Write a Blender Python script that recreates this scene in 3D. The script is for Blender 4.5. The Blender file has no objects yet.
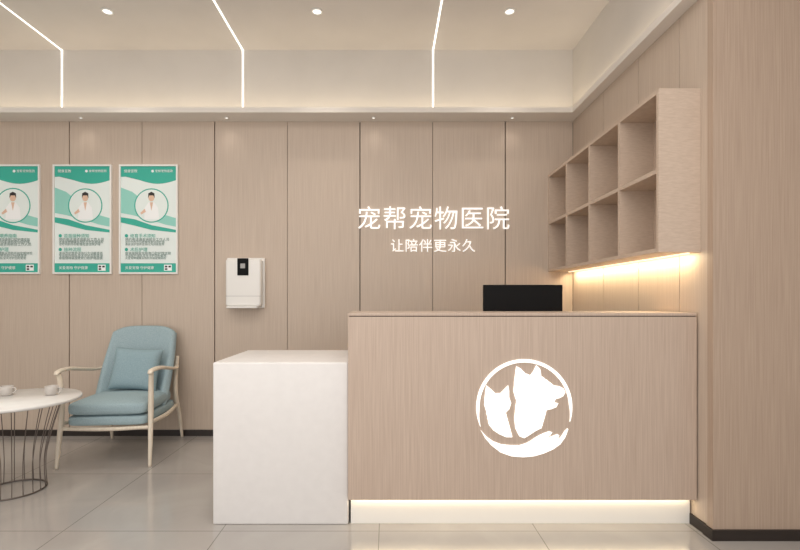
import bpy, bmesh, math, random
from mathutils import Vector, Matrix
random.seed(4)
S=bpy.context.scene
COL=S.collection
S.view_settings.view_transform='Standard'
S.view_settings.look='None'

def lin(c):
    return tuple(((v/255)/12.92 if v/255<=0.04045 else ((v/255+0.055)/1.055)**2.4) for v in c)+(1.0,)

# ---------------------------------------------------------------- materials
def mat(name,col,rough=0.6,metal=0.0,emit=None,es=0.0,spec=0.5):
    m=bpy.data.materials.new(name); m.use_nodes=True
    b=m.node_tree.nodes['Principled BSDF']
    b.inputs['Base Color'].default_value=lin(col)
    b.inputs['Roughness'].default_value=rough
    b.inputs['Metallic'].default_value=metal
    b.inputs['Specular IOR Level'].default_value=spec
    if emit:
        b.inputs['Emission Color'].default_value=lin(emit)
        b.inputs['Emission Strength'].default_value=es
    return m

def noisy(name,c1,c2,scale=(1,1,1),nscale=5,rough=0.6,bump=0.0,detail=4,spec=0.5,lo=0.3,hi=0.7):
    m=mat(name,c1,rough,spec=spec); nt=m.node_tree; b=nt.nodes['Principled BSDF']
    tc=nt.nodes.new('ShaderNodeTexCoord'); mp=nt.nodes.new('ShaderNodeMapping')
    mp.inputs['Scale'].default_value=scale
    n=nt.nodes.new('ShaderNodeTexNoise'); n.inputs['Scale'].default_value=nscale; n.inputs['Detail'].default_value=detail
    r=nt.nodes.new('ShaderNodeValToRGB')
    r.color_ramp.elements[0].position=lo; r.color_ramp.elements[1].position=hi
    r.color_ramp.elements[0].color=lin(c1); r.color_ramp.elements[1].color=lin(c2)
    nt.links.new(tc.outputs['Object'],mp.inputs['Vector']); nt.links.new(mp.outputs[0],n.inputs['Vector'])
    nt.links.new(n.outputs['Fac'],r.inputs['Fac']); nt.links.new(r.outputs['Color'],b.inputs['Base Color'])
    if bump:
        bp=nt.nodes.new('ShaderNodeBump'); bp.inputs['Strength'].default_value=bump; bp.inputs['Distance'].default_value=0.01
        nt.links.new(n.outputs['Fac'],bp.inputs['Height']); nt.links.new(bp.outputs[0],b.inputs['Normal'])
    return m

WOOD=noisy('wood_wall',(191,173,157),(204,188,172),(75,75,1.3),2.0,0.5,0.0,6)
WOOD2=noisy('wood_counter',(183,162,146),(200,181,165),(90,90,1.8),2.0,0.45,0.0,6)
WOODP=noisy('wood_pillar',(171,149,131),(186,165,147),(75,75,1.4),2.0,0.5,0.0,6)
WOODS=noisy('wood_shelf',(193,173,155),(205,186,169),(14,14,80),2.0,0.5,0.0,5)
GROOVE=mat('groove_dark',(96,86,78),0.8)
PLAST=noisy('plaster',(210,205,199),(215,210,204),(1,1,1),3,0.9)
CEIL=noisy('ceiling_paint',(215,210,206),(220,215,211),(1,1,1),3,0.9)
LEDGE=mat('ledge_paint',(232,226,218),0.7)
DARK=mat('baseboard_dark',(42,34,30),0.4)
WHITE=mat('white_paint',(238,236,232),0.4)
STONE=noisy('white_stone',(226,223,221),(230,227,225),(1,1,1),20,0.35,0.0,3)
LED=mat('led_white',(255,255,250),0.5,emit=(255,252,244),es=1.6)
LEDW=mat('led_warm',(255,240,215),0.5,emit=(255,236,200),es=1.3)
SIGN=mat('sign_white',(255,255,255),0.4,emit=(255,253,248),es=0.5)
LOGO=mat('logo_glow',(255,255,255),0.4,emit=(255,252,242),es=0.55)
BLACK=mat('black_plastic',(5,5,6),0.6,spec=0.2)
BLACKM=mat('dark_glass',(10,10,12),0.2)
WIRE=mat('bronze_wire',(104,94,88),0.4,0.3)
BLUE=noisy('blue_fabric',(149,170,177),(166,186,192),(1,1,1),160,0.9,0.25,2,spec=0.2)
BLUE2=noisy('blue_fabric_pillow',(137,161,170),(154,177,184),(1,1,1),190,0.9,0.25,2,spec=0.2)
CREAM=noisy('pale_wood',(216,203,184),(230,219,202),(30,30,3),3,0.4)
MARBLE=noisy('marble',(228,226,223),(240,239,237),(1,1,1),6,0.2,0.0,8)
CER=mat('cup_ceramic',(196,190,184),0.3)
PAPER=mat('poster_paper',(232,241,238),0.5)
TEAL=mat('poster_teal',(56,176,156),0.5)
MINT=mat('poster_mint',(150,212,199),0.5)
TXT=mat('poster_text',(96,130,124),0.6)
COAT=mat('poster_coat',(246,248,248),0.6)
SKIN=mat('poster_skin',(225,190,165),0.6)
HAIR=mat('poster_hair',(50,44,42),0.6)
GREY=mat('grey_plastic',(170,168,166),0.4)

# floor tiles
FLOOR=mat('floor_tile',(176,173,168),0.12)
nt=FLOOR.node_tree; b=nt.nodes['Principled BSDF']
b.inputs['IOR'].default_value=1.6
tc=nt.nodes.new('ShaderNodeTexCoord'); mp=nt.nodes.new('ShaderNodeMapping')
mp.inputs['Location'].default_value=(0.05,-2.43+1.6,0)
br=nt.nodes.new('ShaderNodeTexBrick'); br.offset=0.0; br.squash=1.0
br.inputs['Scale'].default_value=1.0; br.inputs['Brick Width'].default_value=0.8; br.inputs['Row Height'].default_value=0.8
br.inputs['Mortar Size'].default_value=0.0025; br.inputs['Mortar Smooth'].default_value=0.1
n=nt.nodes.new('ShaderNodeTexNoise'); n.inputs['Scale'].default_value=2.2; n.inputs['Detail'].default_value=8; n.inputs['Distortion'].default_value=0.6
r=nt.nodes.new('ShaderNodeValToRGB'); r.color_ramp.elements[0].position=.3; r.color_ramp.elements[1].position=.7
r.color_ramp.elements[0].color=lin((162,157,153)); r.color_ramp.elements[1].color=lin((177,173,168))
nt.links.new(tc.outputs['Object'],mp.inputs[0]); nt.links.new(mp.outputs[0],br.inputs['Vector']); nt.links.new(tc.outputs['Object'],n.inputs['Vector'])
nt.links.new(n.outputs['Fac'],r.inputs['Fac']); nt.links.new(r.outputs['Color'],br.inputs['Color1']); nt.links.new(r.outputs['Color'],br.inputs['Color2'])
br.inputs['Mortar'].default_value=lin((124,120,116)); nt.links.new(br.outputs['Color'],b.inputs['Base Color'])

# ---------------------------------------------------------------- mesh helpers
def empty(name,loc=(0,0,0),rz=0):
    e=bpy.data.objects.new(name,None); COL.objects.link(e); e.location=loc; e.rotation_euler=(0,0,rz); e.empty_display_size=0.1
    return e
def finish(name,bm,mats,parent=None,smooth=False,loc=(0,0,0),rot=(0,0,0)):
    me=bpy.data.meshes.new(name); bmesh.ops.recalc_face_normals(bm,faces=bm.faces); bm.to_mesh(me); bm.free()
    if not isinstance(mats,(list,tuple)): mats=[mats]
    for m in mats: me.materials.append(m)
    o=bpy.data.objects.new(name,me); COL.objects.link(o); o.location=loc; o.rotation_euler=rot
    if parent: o.parent=parent
    if smooth:
        for p in me.polygons: p.use_smooth=True
    return o
def addbox(bm,lo,hi,mi=0):
    r=bmesh.ops.create_cube(bm,size=1.0)
    c=[(lo[i]+hi[i])/2 for i in range(3)]; s=[hi[i]-lo[i] for i in range(3)]
    for v in r['verts']: v.co=Vector((v.co.x*s[0]+c[0],v.co.y*s[1]+c[1],v.co.z*s[2]+c[2]))
    for f in {f for v in r['verts'] for f in v.link_faces}: f.material_index=mi
def box(name,lo,hi,m,parent=None,bev=0.0,seg=2):
    bm=bmesh.new(); addbox(bm,lo,hi)
    if bev: bmesh.ops.bevel(bm,geom=list(bm.edges),offset=bev,segments=seg,affect='EDGES',profile=0.5)
    return finish(name,bm,m,parent,smooth=(bev>0 and seg>2))
def boxes(name,lst,mats,parent=None):
    bm=bmesh.new()
    for t in lst: addbox(bm,t[0],t[1],t[2] if len(t)>2 else 0)
    return finish(name,bm,mats,parent)
def lathe(name,prof,m,parent=None,seg=40,loc=(0,0,0),smooth=True):
    bm=bmesh.new(); rings=[]
    for (r_,z) in prof:
        if r_<1e-5: rings.append([bm.verts.new((0,0,z))])
        else: rings.append([bm.verts.new((r_*math.cos(2*math.pi*i/seg),r_*math.sin(2*math.pi*i/seg),z)) for i in range(seg)])
    for a,c in zip(rings,rings[1:]):
        for i in range(seg):
            j=(i+1)%seg
            if len(a)==1 and len(c)>1: bm.faces.new((a[0],c[i],c[j]))
            elif len(c)==1 and len(a)>1: bm.faces.new((a[i],a[j],c[0]))
            elif len(a)>1: bm.faces.new((a[i],a[j],c[j],c[i]))
    return finish(name,bm,m,parent,smooth,loc)
def catmull(pts,n=8):
    out=[]; P=[pts[0]]+list(pts)+[pts[-1]]
    for i in range(1,len(P)-2):
        p0,p1,p2,p3=[Vector(p) for p in P[i-1:i+3]]
        for k in range(n):
            t=k/n
            out.append(0.5*((2*p1)+(-p0+p2)*t+(2*p0-5*p1+4*p2-p3)*t*t+(-p0+3*p1-3*p2+p3)*t**3))
    out.append(Vector(P[-2])); return out
def tube(name,pts,rad,m,parent=None,seg=12,n=8,flat=1.0):
    q=[(p[0],p[1],p[2],) for p in pts]
    pos=catmull(q,n); rr=[v.x for v in catmull([(r_,0,0) for r_ in rad],n)]
    bm=bmesh.new(); rings=[]; up=None
    for i,p in enumerate(pos):
        t=(pos[min(i+1,len(pos)-1)]-pos[max(i-1,0)]).normalized()
        if up is None:
            ref=Vector((1,0,0)) if abs(t.x)<0.8 else Vector((0,1,0)); up=(ref-t*ref.dot(t)).normalized()
        else: up=(up-t*up.dot(t)).normalized()
        sd=t.cross(up)
        rings.append([bm.verts.new(p+up*math.cos(a)*rr[i]+sd*math.sin(a)*rr[i]*flat) for a in [2*math.pi*k/seg for k in range(seg)]])
    for a,c in zip(rings,rings[1:]):
        for i in range(seg):
            j=(i+1)%seg; bm.faces.new((a[i],a[j],c[j],c[i]))
    bm.faces.new(rings[0][::-1]); bm.faces.new(rings[-1])
    return finish(name,bm,m,parent,True)
def flatpoly(bm,pts,y,mi=0,th=0.0):
    vs=[bm.verts.new((p[0],y-th,p[1])) for p in pts]
    f=bm.faces.new(vs); f.material_index=mi; fs=[f]
    if th:
        vb=[bm.verts.new((p[0],y,p[1])) for p in pts]
        for i in range(len(vs)):
            j=(i+1)%len(vs)
            g=bm.faces.new((vs[i],vb[i],vb[j],vs[j])); g.material_index=mi
    bmesh.ops.triangulate(bm,faces=fs,ngon_method='EAR_CLIP')

# ---------------------------------------------------------------- room
YB=4.14; XR=1.586; ZW=2.71; ZC=3.325; XL=-4.6; YF=-1.6; XO=2.75
box('floor',(XL-.1,YF,-0.1),(XO+.1,YB+.2,0),FLOOR)
box('ceiling',(XL-.1,YF,ZC),(XO+.1,YB+.2,ZC+.1),CEIL)
L=[((XL,YB+.02,0),(XR+.1,YB+.2,ZW),1)]
x=XR; k=0; hw_prev=.002
while x>XL+.001:
    x0=max(x-(.583 if k==0 else .6267),XL)
    gw=.0045 if k%2==0 else .0022
    L.append(((x0+gw,YB,0),(x-hw_prev,YB+.02,ZW),0)); hw_prev=gw; x=x0; k+=1
L.append(((XL,YB,ZW),(XR+.1,YB+.2,ZC),2))
boxes('wall_back',L,[WOOD,GROOVE,PLAST])
ys=[2.385,2.62,3.05,3.55,YB]; L=[((XR+.02,2.385,0),(XR+.08,YB,ZW),1)]
for a,c in zip(ys,ys[1:]): L.append(((XR,a+.003,0),(XR+.02,c-.003,ZW),0))
L.append(((XR,2.385,ZW),(XR+.08,YB,ZC),2))
boxes('wall_right',L,[WOOD,GROOVE,PLAST])
boxes('pillar',[((XR-.006,2.34,0),(XO-.002,2.382,ZC)),((XR+.085,2.382,0),(XO-.002,YB-.001,ZC))],WOODP)
box('wall_side',(XO,YF,0),(XO+.1,YB,ZC),PLAST)
box('wall_left',(XL-.1,YF,0),(XL,YB+.2,ZC),PLAST)
box('baseboard_back',(XL,YB-.012,0),(XR,YB-.0005,.052),DARK)
box('baseboard_right',(XR-.012,2.40,0),(XR-.0005,YB-.012,.052),DARK)
box('baseboard_pillar',(XR-.018,2.328,0),(XO-.002,2.3395,.052),DARK)
box('baseboard_pillar_side',(XR-.018,2.3395,0),(XR-.0065,2.40,.052),DARK)
boxes('trim_1',[((XL,3.94,ZW),(XR-.08,YB-.001,ZW+.015)),((XL,3.94,ZW+.015),(XR-.08,3.955,ZW+.043))],LEDGE)
boxes('trim_2',[((XR-.08,2.386,ZW),(XR-.001,YB-.001,ZW+.015)),((XR-.08,2.386,ZW+.015),(XR-.068,YB-.001,ZW+.043))],LEDGE)
c=empty('cove_light')
box('strip_back',(XL,3.97,ZW+.016),(XR-.1,3.985,ZW+.022),LEDW,c)
box('strip_right',(XR-.055,2.40,ZW+.016),(XR-.045,YB-.06,ZW+.022),LEDW,c)
for X in (-2.82,-1.26,0.38,-4.38):
    e=empty('led_line_light')
    box('ceiling_run',(X-.006,YF+.3,ZC-.004),(X+.006,YB,ZC-.0005),LED,e)
    box('wall_run',(X-.006,YB-.004,ZW+.016),(X+.006,YB-.0005,ZC-.004),LED,e)

def area(name,loc,sx,sy,e,col,rot=(0,0,0),parent=None):
    l=bpy.data.lights.new(name,'AREA'); l.shape='RECTANGLE'; l.size=sx; l.size_y=sy; l.energy=e; l.color=lin(col)[:3]
    o=bpy.data.objects.new(name,l); COL.objects.link(o); o.location=loc; o.rotation_euler=rot
    if parent: o.parent=parent
    return o
area('cove_lamp_back',((XL+XR)/2,4.03,ZW+.03),XR-XL-.2,.05,5.2,(255,235,200),(math.radians(180),0,0),c)
area('cove_lamp_right',(XR-.035,(2.4+YB)/2,ZW+.03),.03,1.6,.9,(255,236,206),(math.radians(180),0,0),c)

def downlight(x,y,z=ZC,pw=28,ang=85,r_=.032,nm='ceiling_downlight'):
    e=empty(nm,(x,y,z))
    lathe('ring',[(r_,-.0005),(r_*1.35,-.0005),(r_*1.35,-.006),(r_,-.008),(r_,-.0005)],WHITE,e,28)
    lathe('lens',[(0,-.002),(r_,-.002),(r_,-.0035),(0,-.0035)],LED,e,28)
    l=bpy.data.lights.new('lamp','SPOT'); l.energy=pw; l.spot_size=math.radians(ang); l.spot_blend=0.9; l.color=lin((255,245,232))[:3]; l.shadow_soft_size=.05
    o=bpy.data.objects.new('lamp',l); COL.objects.link(o); o.parent=e; o.location=(0,0,-.02)
for x in (-3.66,-2.10,-0.537,0.90):
    for y in (3.58,2.0,0.4): downlight(x,y,pw=22)
for x in (-3.8,-2.6,-1.37,-.13,1.04):
    downlight(x,4.05,ZW,0.7,120,.012,'ledge_downlight')

area('ceiling_fill',(-1.0,0.9,ZC-.02),4.5,2.6,70,(255,249,242))  # added overhead fill light, no panel fixture behind it
area('front_fill',(-1.0,YF+.05,1.7),6.0,2.8,62,(255,252,249),(math.radians(90),0,0))  # added soft fill from the open front, no actual storefront there
w=bpy.data.worlds.new('world'); S.world=w; w.use_nodes=True
w.node_tree.nodes['Background'].inputs[0].default_value=(1,.975,.955,1); w.node_tree.nodes['Background'].inputs[1].default_value=0.75

# ---------------------------------------------------------------- reception counter
XC0,XC1=-.21,XR-.008
rc=empty('reception_counter')
box('front_panel',(XC0,2.46,.144),(XC1,2.485,1.084),WOOD2,rc,.002)
box('top_shadow_gap',(XC0+.006,2.468,1.084),(XC1-.002,2.83,1.089),GROOVE,rc)
box('top',(XC0,2.46,1.089),(XC1,2.84,1.104),WOOD2,rc,.0015)
box('inner_panel',(XC0+.02,2.60,.161),(XC1-.02,2.62,1.084),WOOD2,rc)
box('side_panel_left',(XC0,2.4855,.144),(XC0+.02,3.12,1.084),WOOD2,rc,.001)
box('base_floor',(XC0+.02,2.4855,.144),(XC1-.02,3.10,.16),WOOD2,rc)
box('side_panel_right',(XC1-.02,2.4855,.144),(XC1,2.84,1.084),WOOD2,rc,.001)
box('plinth',(XC0+.01,2.515,0),(XC1-.002,3.08,.1438),WHITE,rc)
box('worktop',(XC0+.02,2.62,.73),(XC1-.02,3.12,.755),WHITE,rc)
box('toe_kick_strip',(XC0+.01,2.50,.136),(XC1-.01,2.508,.1435),LEDW,rc)
area('toe_kick_lamp',((XC0+XC1)/2,2.498,.134),XC1-XC0-.03,.02,.8,(255,234,194),(0,0,0),rc)

wd=empty('white_side_desk')
box('body',(-.918,2.50,0),(XC0-.002,3.12,.845),STONE,wd,.008,4)

# logo ----------------------------------------------------------
bm=bmesh.new()
def P(l): return [((a-524)/195.0,(407-c_)/195.0) for a,c_ in l]
TH=.004
def ringarc(a0,a1,ro,ri,N=72,taper=8):
    pts=[]
    for k in range(N+1):
        a=math.radians(a0+(a1-a0)*k/N); tp=min(1,min(k,N-k)/taper+.15)
        pts.append((a,ro,ro-(ro-ri)*tp))
    for (a,o1,i1),(b_,o2,i2) in zip(pts,pts[1:]):
        flatpoly(bm,[(o1/195*math.cos(a),o1/195*math.sin(a)),(o2/195*math.cos(b_),o2/195*math.sin(b_)),(i2/195*math.cos(b_),i2/195*math.sin(b_)),(i1/195*math.cos(a),i1/195*math.sin(a))],0,0,TH)
ringarc(-18,204,48,44.6)
dog=[(519,436),(515,428),(514,419),(516,411),(518,404),(515,398),(513,391),(514,384),(517,379),(516,373),(516,366),(520,368),(525,373),(530,375),(533,371),(536,365),(540,369),(541,376),(543,381),(547,385),(553,385),(559,386),(563,388),(565,392),(563,396),(559,398),(553,399),(549,400),(554,402),(558,403),(556,407),(551,409),(546,410),(541,413),(539,418),(539,423),(541,428),(535,431),(529,435),(524,438)]
cat=[(486,385),(491,389),(495,393),(500,393),(504,389),(508,385),(509,391),(509,397),(511,403),(509,409),(505,413),(502,416),(503,421),(506,426),(509,431),(512,437),(506,437),(499,434),(493,430),(489,425),(490,420),(490,415),(486,411),(484,405),(485,398),(485,392)]
hand=[(480,429),(486,436),(493,441),(501,444),(511,445),(519,445),(526,443),(531,440),(537,436),(543,433),(549,431),(552,432),(550,435),(544,439),(538,443),(536,446),(542,445),(548,442),(553,438),(557,434),(559,435),(557,440),(561,436),(564,431),(567,428),(568,429),(565,437),(560,444),(553,449),(544,453),(534,456),(523,457),(511,456),(500,452),(491,445),(485,438)]
for s_ in (dog,cat,hand): flatpoly(bm,P(s_),0,0,TH)
finish('pet_logo_sign',bm,[LOGO],None,False,(135/195.0,2.4595,1.17-107/195.0))

# wall lettering --------------------------------------------------
def text(name,s,xc,zc,width,y,m,ext=.008,off=0.0,sp=1.06,parent=None,left=False):
    cu=bpy.data.curves.new(name,'FONT'); cu.body=s; cu.size=.2; cu.extrude=ext; cu.align_x='LEFT' if left else 'CENTER'; cu.align_y='CENTER'; cu.offset=off
    cu.space_character=sp; cu.resolution_u=12 if width>.3 and not parent else 2
    o=bpy.data.objects.new(name,cu); COL.objects.link(o)
    bpy.context.view_layer.update()
    dg=bpy.context.evaluated_depsgraph_get()
    me=bpy.data.meshes.new_from_object(o.evaluated_get(dg)); bpy.data.objects.remove(o)
    xs=[v.co.x for v in me.vertices]; zs=[v.co.y for v in me.vertices]
    if not xs: return
    k=width/(max(xs)-min(xs)); cx=(max(xs)+min(xs))/2; cz=(max(zs)+min(zs))/2
    for v in me.vertices:
        X,Y,Z=v.co; v.co=((X-cx)*k,-Z,(Y-cz)*k)
    me.materials.clear(); me.materials.append(m)
    ob=bpy.data.objects.new(name,me); COL.objects.link(ob); ob.location=(xc,y,zc)
    if parent: ob.parent=parent
    return ob
text('wall_lettering','宠帮宠物医院',(433.5-389)/116,1.17+(300-218)/116,151/116,YB-.0085,SIGN,.008,-.0012)
text('wall_lettering','让陪伴更永久',(433-389)/116,1.17+(300-245.5)/116,84/116,YB-.0055,SIGN,.005,-.001)

# ---------------------------------------------------------------- wall shelf
sx0,sx1=XR-.215,XR-.001; sy0,sy1=2.44,YB-.001; z0,z1=1.414,2.246; t=.022
sh=empty('wall_shelf')
LL=[((sx0,sy0,z0),(sx1,sy1,z0+t)),((sx0,sy0,z1-t),(sx1,sy1,z1)),((sx1-.012,sy0+t,z0+t),(sx1,sy1-t,z1-t)),
    ((sx0,sy0,z0+t),(sx1,sy0+t,z1-t)),((sx0,sy1-t,z0+t),(sx1,sy1,z1-t))]
zm=(z0+z1)/2
LL.append(((sx0,sy0+t,zm-t/2),(sx1-.012,sy1-t,zm+t/2)))
for k in (1,2,3):
    yy=sy0+(sy1-sy0)*k/4
    LL.append(((sx0,yy-t/2,z0+t),(sx1-.012,yy+t/2,zm-t/2))); LL.append(((sx0,yy-t/2,zm+t/2),(sx1-.012,yy+t/2,z1-t)))
boxes('carcass',LL,WOODS,sh)
box('led_strip',(sx1-.05,sy0+.03,z0-.006),(sx1-.038,sy1-.03,z0-.0003),LEDW,sh)
area('shelf_lamp',(sx1-.05,(sy0+sy1)/2,z0-.01),.02,1.6,5.0,(255,230,186),(0,math.radians(-20),0),sh)

# ---------------------------------------------------------------- monitor
mo=empty('computer_monitor',(.788,2.83,.7555))
box('screen_shell',(-.232,-.012,.13),(.232,.018,.504),BLACK,mo,.004,2)
box('screen_back_bulge',(-.12,-.030,.2),(.12,-.012,.34),BLACK,mo,.006,2)
box('screen_glass',(-.224,.018,.14),(.224,.019,.497),BLACKM,mo)
box('neck',(-.03,-.045,.01),(.03,-.030,.3),BLACK,mo,.003)
box('foot',(-.12,-.10,0),(.12,.09,.012),BLACK,mo,.004,2)

# ---------------------------------------------------------------- dispenser
dp=empty('hand_sanitizer_dispenser',((246.5-389)/116,YB-.001,1.17+(300-283)/116))
box('back_plate',(-.163,-.02,-.215),(.163,0,.215),WHITE,dp,.008,3)
box('housing',(-.15,-.10,-.20),(.15,-.02,.20),WHITE,dp,.02,4)
box('sensor_panel',(-.047,-.108,.06),(.047,-.099,.205),BLACK,dp,.004,2)
box('sensor_window',(-.02,-.111,.12),(.02,-.107,.16),GREY,dp,.002,2)
box('seam',(-.15,-.1008,-.115),(.15,-.0995,-.112),GREY,dp)
box('drip_tray',(-.13,-.14,-.215),(.13,-.02,-.20),WHITE,dp,.005,2)

# ---------------------------------------------------------------- posters
LINES=['关爱宠物健康从预防开始定期体检','专业医疗团队全天守护您的爱宠','疫苗接种驱虫绝育口腔护理皮肤','诊疗内科外科影像检查住院护理','美容洗护营养咨询行为训练寄养','预约电话请咨询前台工作人员']
def poster(xa,xb,seed):
    rnd=random.Random(seed)
    w_=(xb-xa)/116; h=(274-165)/116
    e=empty('wall_poster',((((xa+xb)/2)-389)/116,YB-.001,1.17+(300-219.5)/116))
    fr=.014
    boxes('frame',[((-w_/2,-.02,-h/2),(-w_/2+fr,0,h/2)),((w_/2-fr,-.02,-h/2),(w_/2,0,h/2)),((-w_/2+fr,-.02,-h/2),(w_/2-fr,0,-h/2+fr)),((-w_/2+fr,-.02,h/2-fr),(w_/2-fr,0,h/2))],WHITE,e)
    iw=w_-2*fr; ih=h-2*fr
    box('paper',(-iw/2,-.010,-ih/2),(iw/2,-.001,ih/2),PAPER,e)
    bm=bmesh.new(); lv=[-.0104]
    def U(p): return ((p[0]-.5)*iw,(.5-p[1])*ih)
    def poly(pts,mi):
        lv[0]-=.0002; flatpoly(bm,[U(p) for p in pts],lv[0],mi)
    def rect(a,b_,c_,d,mi): poly([(a,b_),(c_,b_),(c_,d),(a,d)],mi)
    asp=iw/ih
    def circ(cx,cy,r_,mi,n=36,sy=1): poly([(cx+r_*math.cos(2*math.pi*k/n),cy+r_*sy*asp*math.sin(2*math.pi*k/n)) for k in range(n)],mi)
    hw=[(0,0),(1,0),(1,.13)]+[(1-k/12,.13+.035*math.sin(k/12*math.pi*1.5)) for k in range(1,12)]+[(0,.10)]
    poly(hw,1)
    circ(.57,.045,.025,6)
    poly([(0,.20),(.2,.24),(.5,.36),(.8,.46),(1,.49),(1,.57),(.8,.55),(.5,.50),(.2,.46),(0,.44)],2)
    poly([(0,.48),(.25,.50),(.55,.555),(1,.60),(1,.625),(.55,.60),(.25,.56),(0,.53)],1)
    cx=.55; cy=.37
    circ(cx,cy,.31,1); circ(cx,cy,.29,3,40)
    poly([(cx-.13,cy+.13),(cx-.12,cy+.02),(cx-.05,cy-.03),(cx+.05,cy-.03),(cx+.12,cy+.02),(cx+.14,cy+.13)],0)
    poly([(cx-.03,cy-.03),(cx+.03,cy-.03),(cx,cy+.05)],5)
    circ(cx,cy-.075,.055,5,20,1.25)
    poly([(cx-.06,cy-.07),(cx-.055,cy-.115),(cx,cy-.13),(cx+.055,cy-.115),(cx+.06,cy-.07),(cx+.035,cy-.095),(cx-.035,cy-.095)],7)
    poly([(cx-.12,cy+.03),(cx-.2,cy+.07),(cx-.18,cy+.085),(cx-.1,cy+.06)],5)
    circ(.10,.655,.03,1); circ(.10,.785,.03,1)
    rect(0,.915,1,1,1); rect(.78,.928,.92,.985,6)
    for a_,b_ in ((.795,.938),(.86,.938),(.795,.962)): rect(a_,b_,a_+.045,b_+.016,7)
    finish('artwork',bm,[COAT,TEAL,MINT,PAPER,TXT,SKIN,COAT,HAIR],e)
    yy=-.0150
    def tx(s,a,b_,v,m): 
        p=U(((a+b_)/2,v)); text('caption',s,p[0],p[1],(b_-a)*iw,yy,m,0,0,1.0,e)
    tx('宠帮宠物医院',.62,.94,.045,COAT); tx('健康宣教',.06,.30,.045,COAT)
    tx(['科学喂养指南','疫苗接种须知','绝育手术须知','口腔护理指南'][seed-1],.17,.62,.655,TEAL)
    tx(['日常护理','接种流程','术后护理','洁牙流程'][seed-1],.17,.48,.785,TEAL)
    rnd.shuffle(LINES)
    for k,v in enumerate((.69,.713,.736,.82,.843,.866)):
        tx(LINES[k],.08,rnd.uniform(.78,.93),v,TXT)
    tx('关爱宠物 守护健康',.08,.60,.957,COAT)
poster(-19,41,1); poster(54,112.5,2); poster(120,178.5,3); poster(-86,-27,4)

# ---------------------------------------------------------------- armchair
def armchair(loc,rz):
    e=empty('armchair',loc,rz)
    def cushion(name,lo,hi,m,rad,puff=.02,parent=e):
        bm=bmesh.new(); addbox(bm,lo,hi)
        bmesh.ops.subdivide_edges(bm,edges=list(bm.edges),cuts=7,use_grid_fill=True)
        c=Vector([(lo[i]+hi[i])/2 for i in range(3)]); hs=[(hi[i]-lo[i])/2 for i in range(3)]
        for v in bm.verts:
            d=v.co-c; core=Vector([max(-(hs[i]-rad),min(hs[i]-rad,d[i])) for i in range(3)])
            q=d-core
            if q.length>1e-6: 
                d=core+q.normalized()*rad
            u=d.x/hs[0]; w2=d.y/hs[1]
            d.z*=1+puff/hs[2]*(1-u*u)*(1-w2*w2)
            v.co=c+d
        o=finish(name,bm,m,parent,True); md=o.modifiers.new('s','SUBSURF'); md.levels=1; md.render_levels=2
        return o
    cushion('seat_base',(-.275,-.34,.275),(.275,.26,.36),BLUE,.035,0)
    cushion('seat_cushion',(-.272,-.35,.352),(.272,.20,.452),BLUE,.042,.018)
    bm=bmesh.new(); NU,NV=16,12; grid=[]
    for j in range(NV+1):
        v=j/NV; row=[]
        for i in range(NU+1):
            u=-1+2*i/NU
            hw=.255+.025*math.sin(v*math.pi*.75)-.02*v
            top=.950-.055*abs(u)**4
            z=.34+(top-.34)*v
            y=.19+.15*v+.03*v*v -(.13*(1-v)+.05)*abs(u)**2.6
            row.append(bm.verts.new((u*hw,y,z)))
        grid.append(row)
    for j in range(NV):
        for i in range(NU): bm.faces.new((grid[j][i],grid[j][i+1],grid[j+1][i+1],grid[j+1][i]))
    o=finish('backrest',bm,BLUE,e,True)
    md=o.modifiers.new('t','SOLIDIFY'); md.thickness=.065; md.offset=0
    md=o.modifiers.new('b','BEVEL'); md.width=.025; md.segments=4; md.limit_method='ANGLE'; md.angle_limit=math.radians(50)
    for s,n in ((-1,'left'),(1,'right')):
        tube('front_leg_'+n,[(s*.310,-.37,0),(s*.305,-.345,.2),(s*.300,-.325,.42),(s*.305,-.335,.60),(s*.31,-.345,.655)],[.011,.016,.019,.017,.016],CREAM,e)
        tube('arm_'+n,[(s*.31,-.375,.652),(s*.313,-.34,.672),(s*.318,-.2,.672),(s*.315,0,.64),(s*.305,.15,.62),(s*.28,.26,.625)],[.014,.022,.024,.022,.019,.015],CREAM,e,flat=.6)
        tube('back_leg_'+n,[(s*.285,.37,0),(s*.28,.32,.2),(s*.275,.255,.36),(s*.272,.25,.50),(s*.27,.30,.70)],[.011,.016,.019,.017,.014],CREAM,e)
        tube('side_rail_'+n,[(s*.298,-.33,.30),(s*.294,0,.285),(s*.275,.27,.30)],[.014,.016,.014],CREAM,e)
    tube('front_rail',[(-.30,-.335,.27),(0,-.34,.262),(.30,-.335,.27)],[.013,.014,.013],CREAM,e)
    tube('rear_rail',[(-.275,.27,.30),(0,.275,.30),(.275,.27,.30)],[.012,.012,.012],CREAM,e)
    bm=bmesh.new(); N=14; W=.195; top=[];bot=[]
    for sgn,st in ((1,top),(-1,bot)):
        for j in range(N+1):
            row=[]
            for i in range(N+1):
                u=-1+2*i/N; v=-1+2*j/N
                pin=1-.10*(1-abs(u)**2)*(abs(v)**3)
                pin2=1-.10*(1-abs(v)**2)*(abs(u)**3)
                th=.062*((1-u**4)*(1-v**4))**.55
                row.append(bm.verts.new((u*W*pin2,-sgn*th,v*W*.92*pin)))
            st.append(row)
    for st,fl in ((top,0),(bot,1)):
        for j in range(N):
            for i in range(N):
                q=(st[j][i],st[j][i+1],st[j+1][i+1],st[j+1][i]); bm.faces.new(q[::-1] if fl else q)
    bmesh.ops.remove_doubles(bm,verts=bm.verts,dist=.0005)
    p=finish('pillow',bm,BLUE2,e,True,(0.03,.075,.625),(math.radians(-17),math.radians(4),0))
    md=p.modifiers.new('s','SUBSURF'); md.levels=1; md.render_levels=1
    return e
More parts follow.
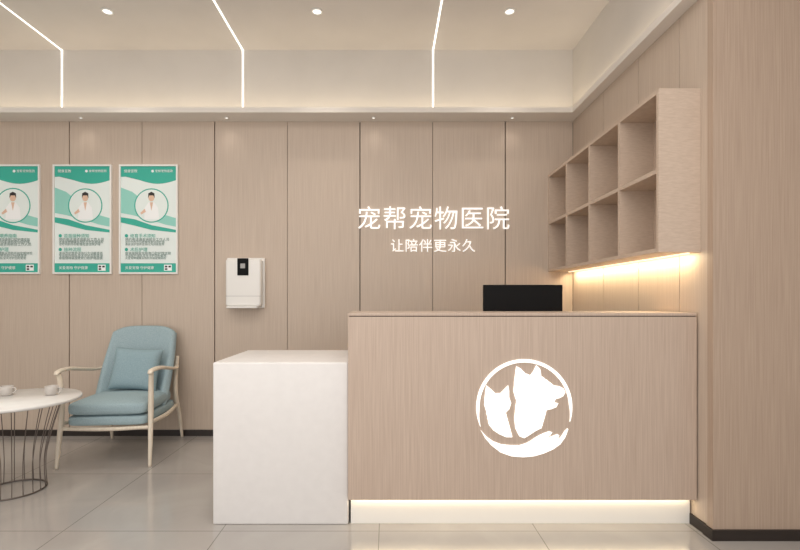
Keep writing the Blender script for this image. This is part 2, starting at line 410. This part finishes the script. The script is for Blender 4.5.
armchair((-2.02,3.71,0),math.radians(5))

# ---------------------------------------------------------------- coffee table + cups
TX,TY=-2.31,2.95
ct=empty('round_coffee_table',(TX,TY,0))
R=.36; H=.565
lathe('top',[(0,H-.026),(R-.03,H-.026),(R-.012,H-.022),(R,H-.014),(R,H-.005),(R-.004,H),(0,H)],MARBLE,ct,72)
def ring(name,r_,z,t_,m,parent,seg=48):
    bm=bmesh.new(); rs=[]
    for i in range(seg):
        a=2*math.pi*i/seg
        rs.append([bm.verts.new(((r_+t_*math.cos(b_))*math.cos(a),(r_+t_*math.cos(b_))*math.sin(a),z+t_*math.sin(b_))) for b_ in [2*math.pi*k/8 for k in range(8)]])
    for i in range(seg):
        for k in range(8): bm.faces.new((rs[i][k],rs[(i+1)%seg][k],rs[(i+1)%seg][(k+1)%8],rs[i][(k+1)%8]))
    return finish(name,bm,m,parent,True)
ring('top_ring',.25,H-.032,.005,WIRE,ct); ring('base_ring',.17,.005,.005,WIRE,ct)
for k in range(20):
    a=2*math.pi*k/20
    f=lambda r_,z:(r_*math.cos(a),r_*math.sin(a),z)
    tube('wire_%d'%(k+1),[f(.25,H-.033),f(.20,.36),f(.165,.18),f(.17,.008)],[.0026]*4,WIRE,ct,6,5)
def cup(x,y):
    e=empty('coffee_cup',(x,y,H+.0005))
    lathe('body',[(0,0),(.030,0),(.036,.010),(.038,.035),(.038,.058),(.035,.058),(.034,.035),(.030,.014),(0,.010)],CER,e,32)
    tube('handle',[(.036,0,.048),(.055,0,.046),(.059,0,.031),(.050,0,.018),(.034,0,.016)],[.004]*5,CER,e,8,5)
cup(-2.15,3.06); cup(-2.43,3.05)

# ---------------------------------------------------------------- camera
cd=bpy.data.cameras.new('camera'); cam=bpy.data.objects.new('camera',cd); COL.objects.link(cam)
cam.location=(0,0,1.17); cam.rotation_euler=(math.radians(90),0,0)
cd.sensor_width=36; cd.sensor_fit='HORIZONTAL'; cd.lens=21.6; cd.shift_x=11/800; cd.shift_y=25/800
S.camera=cam
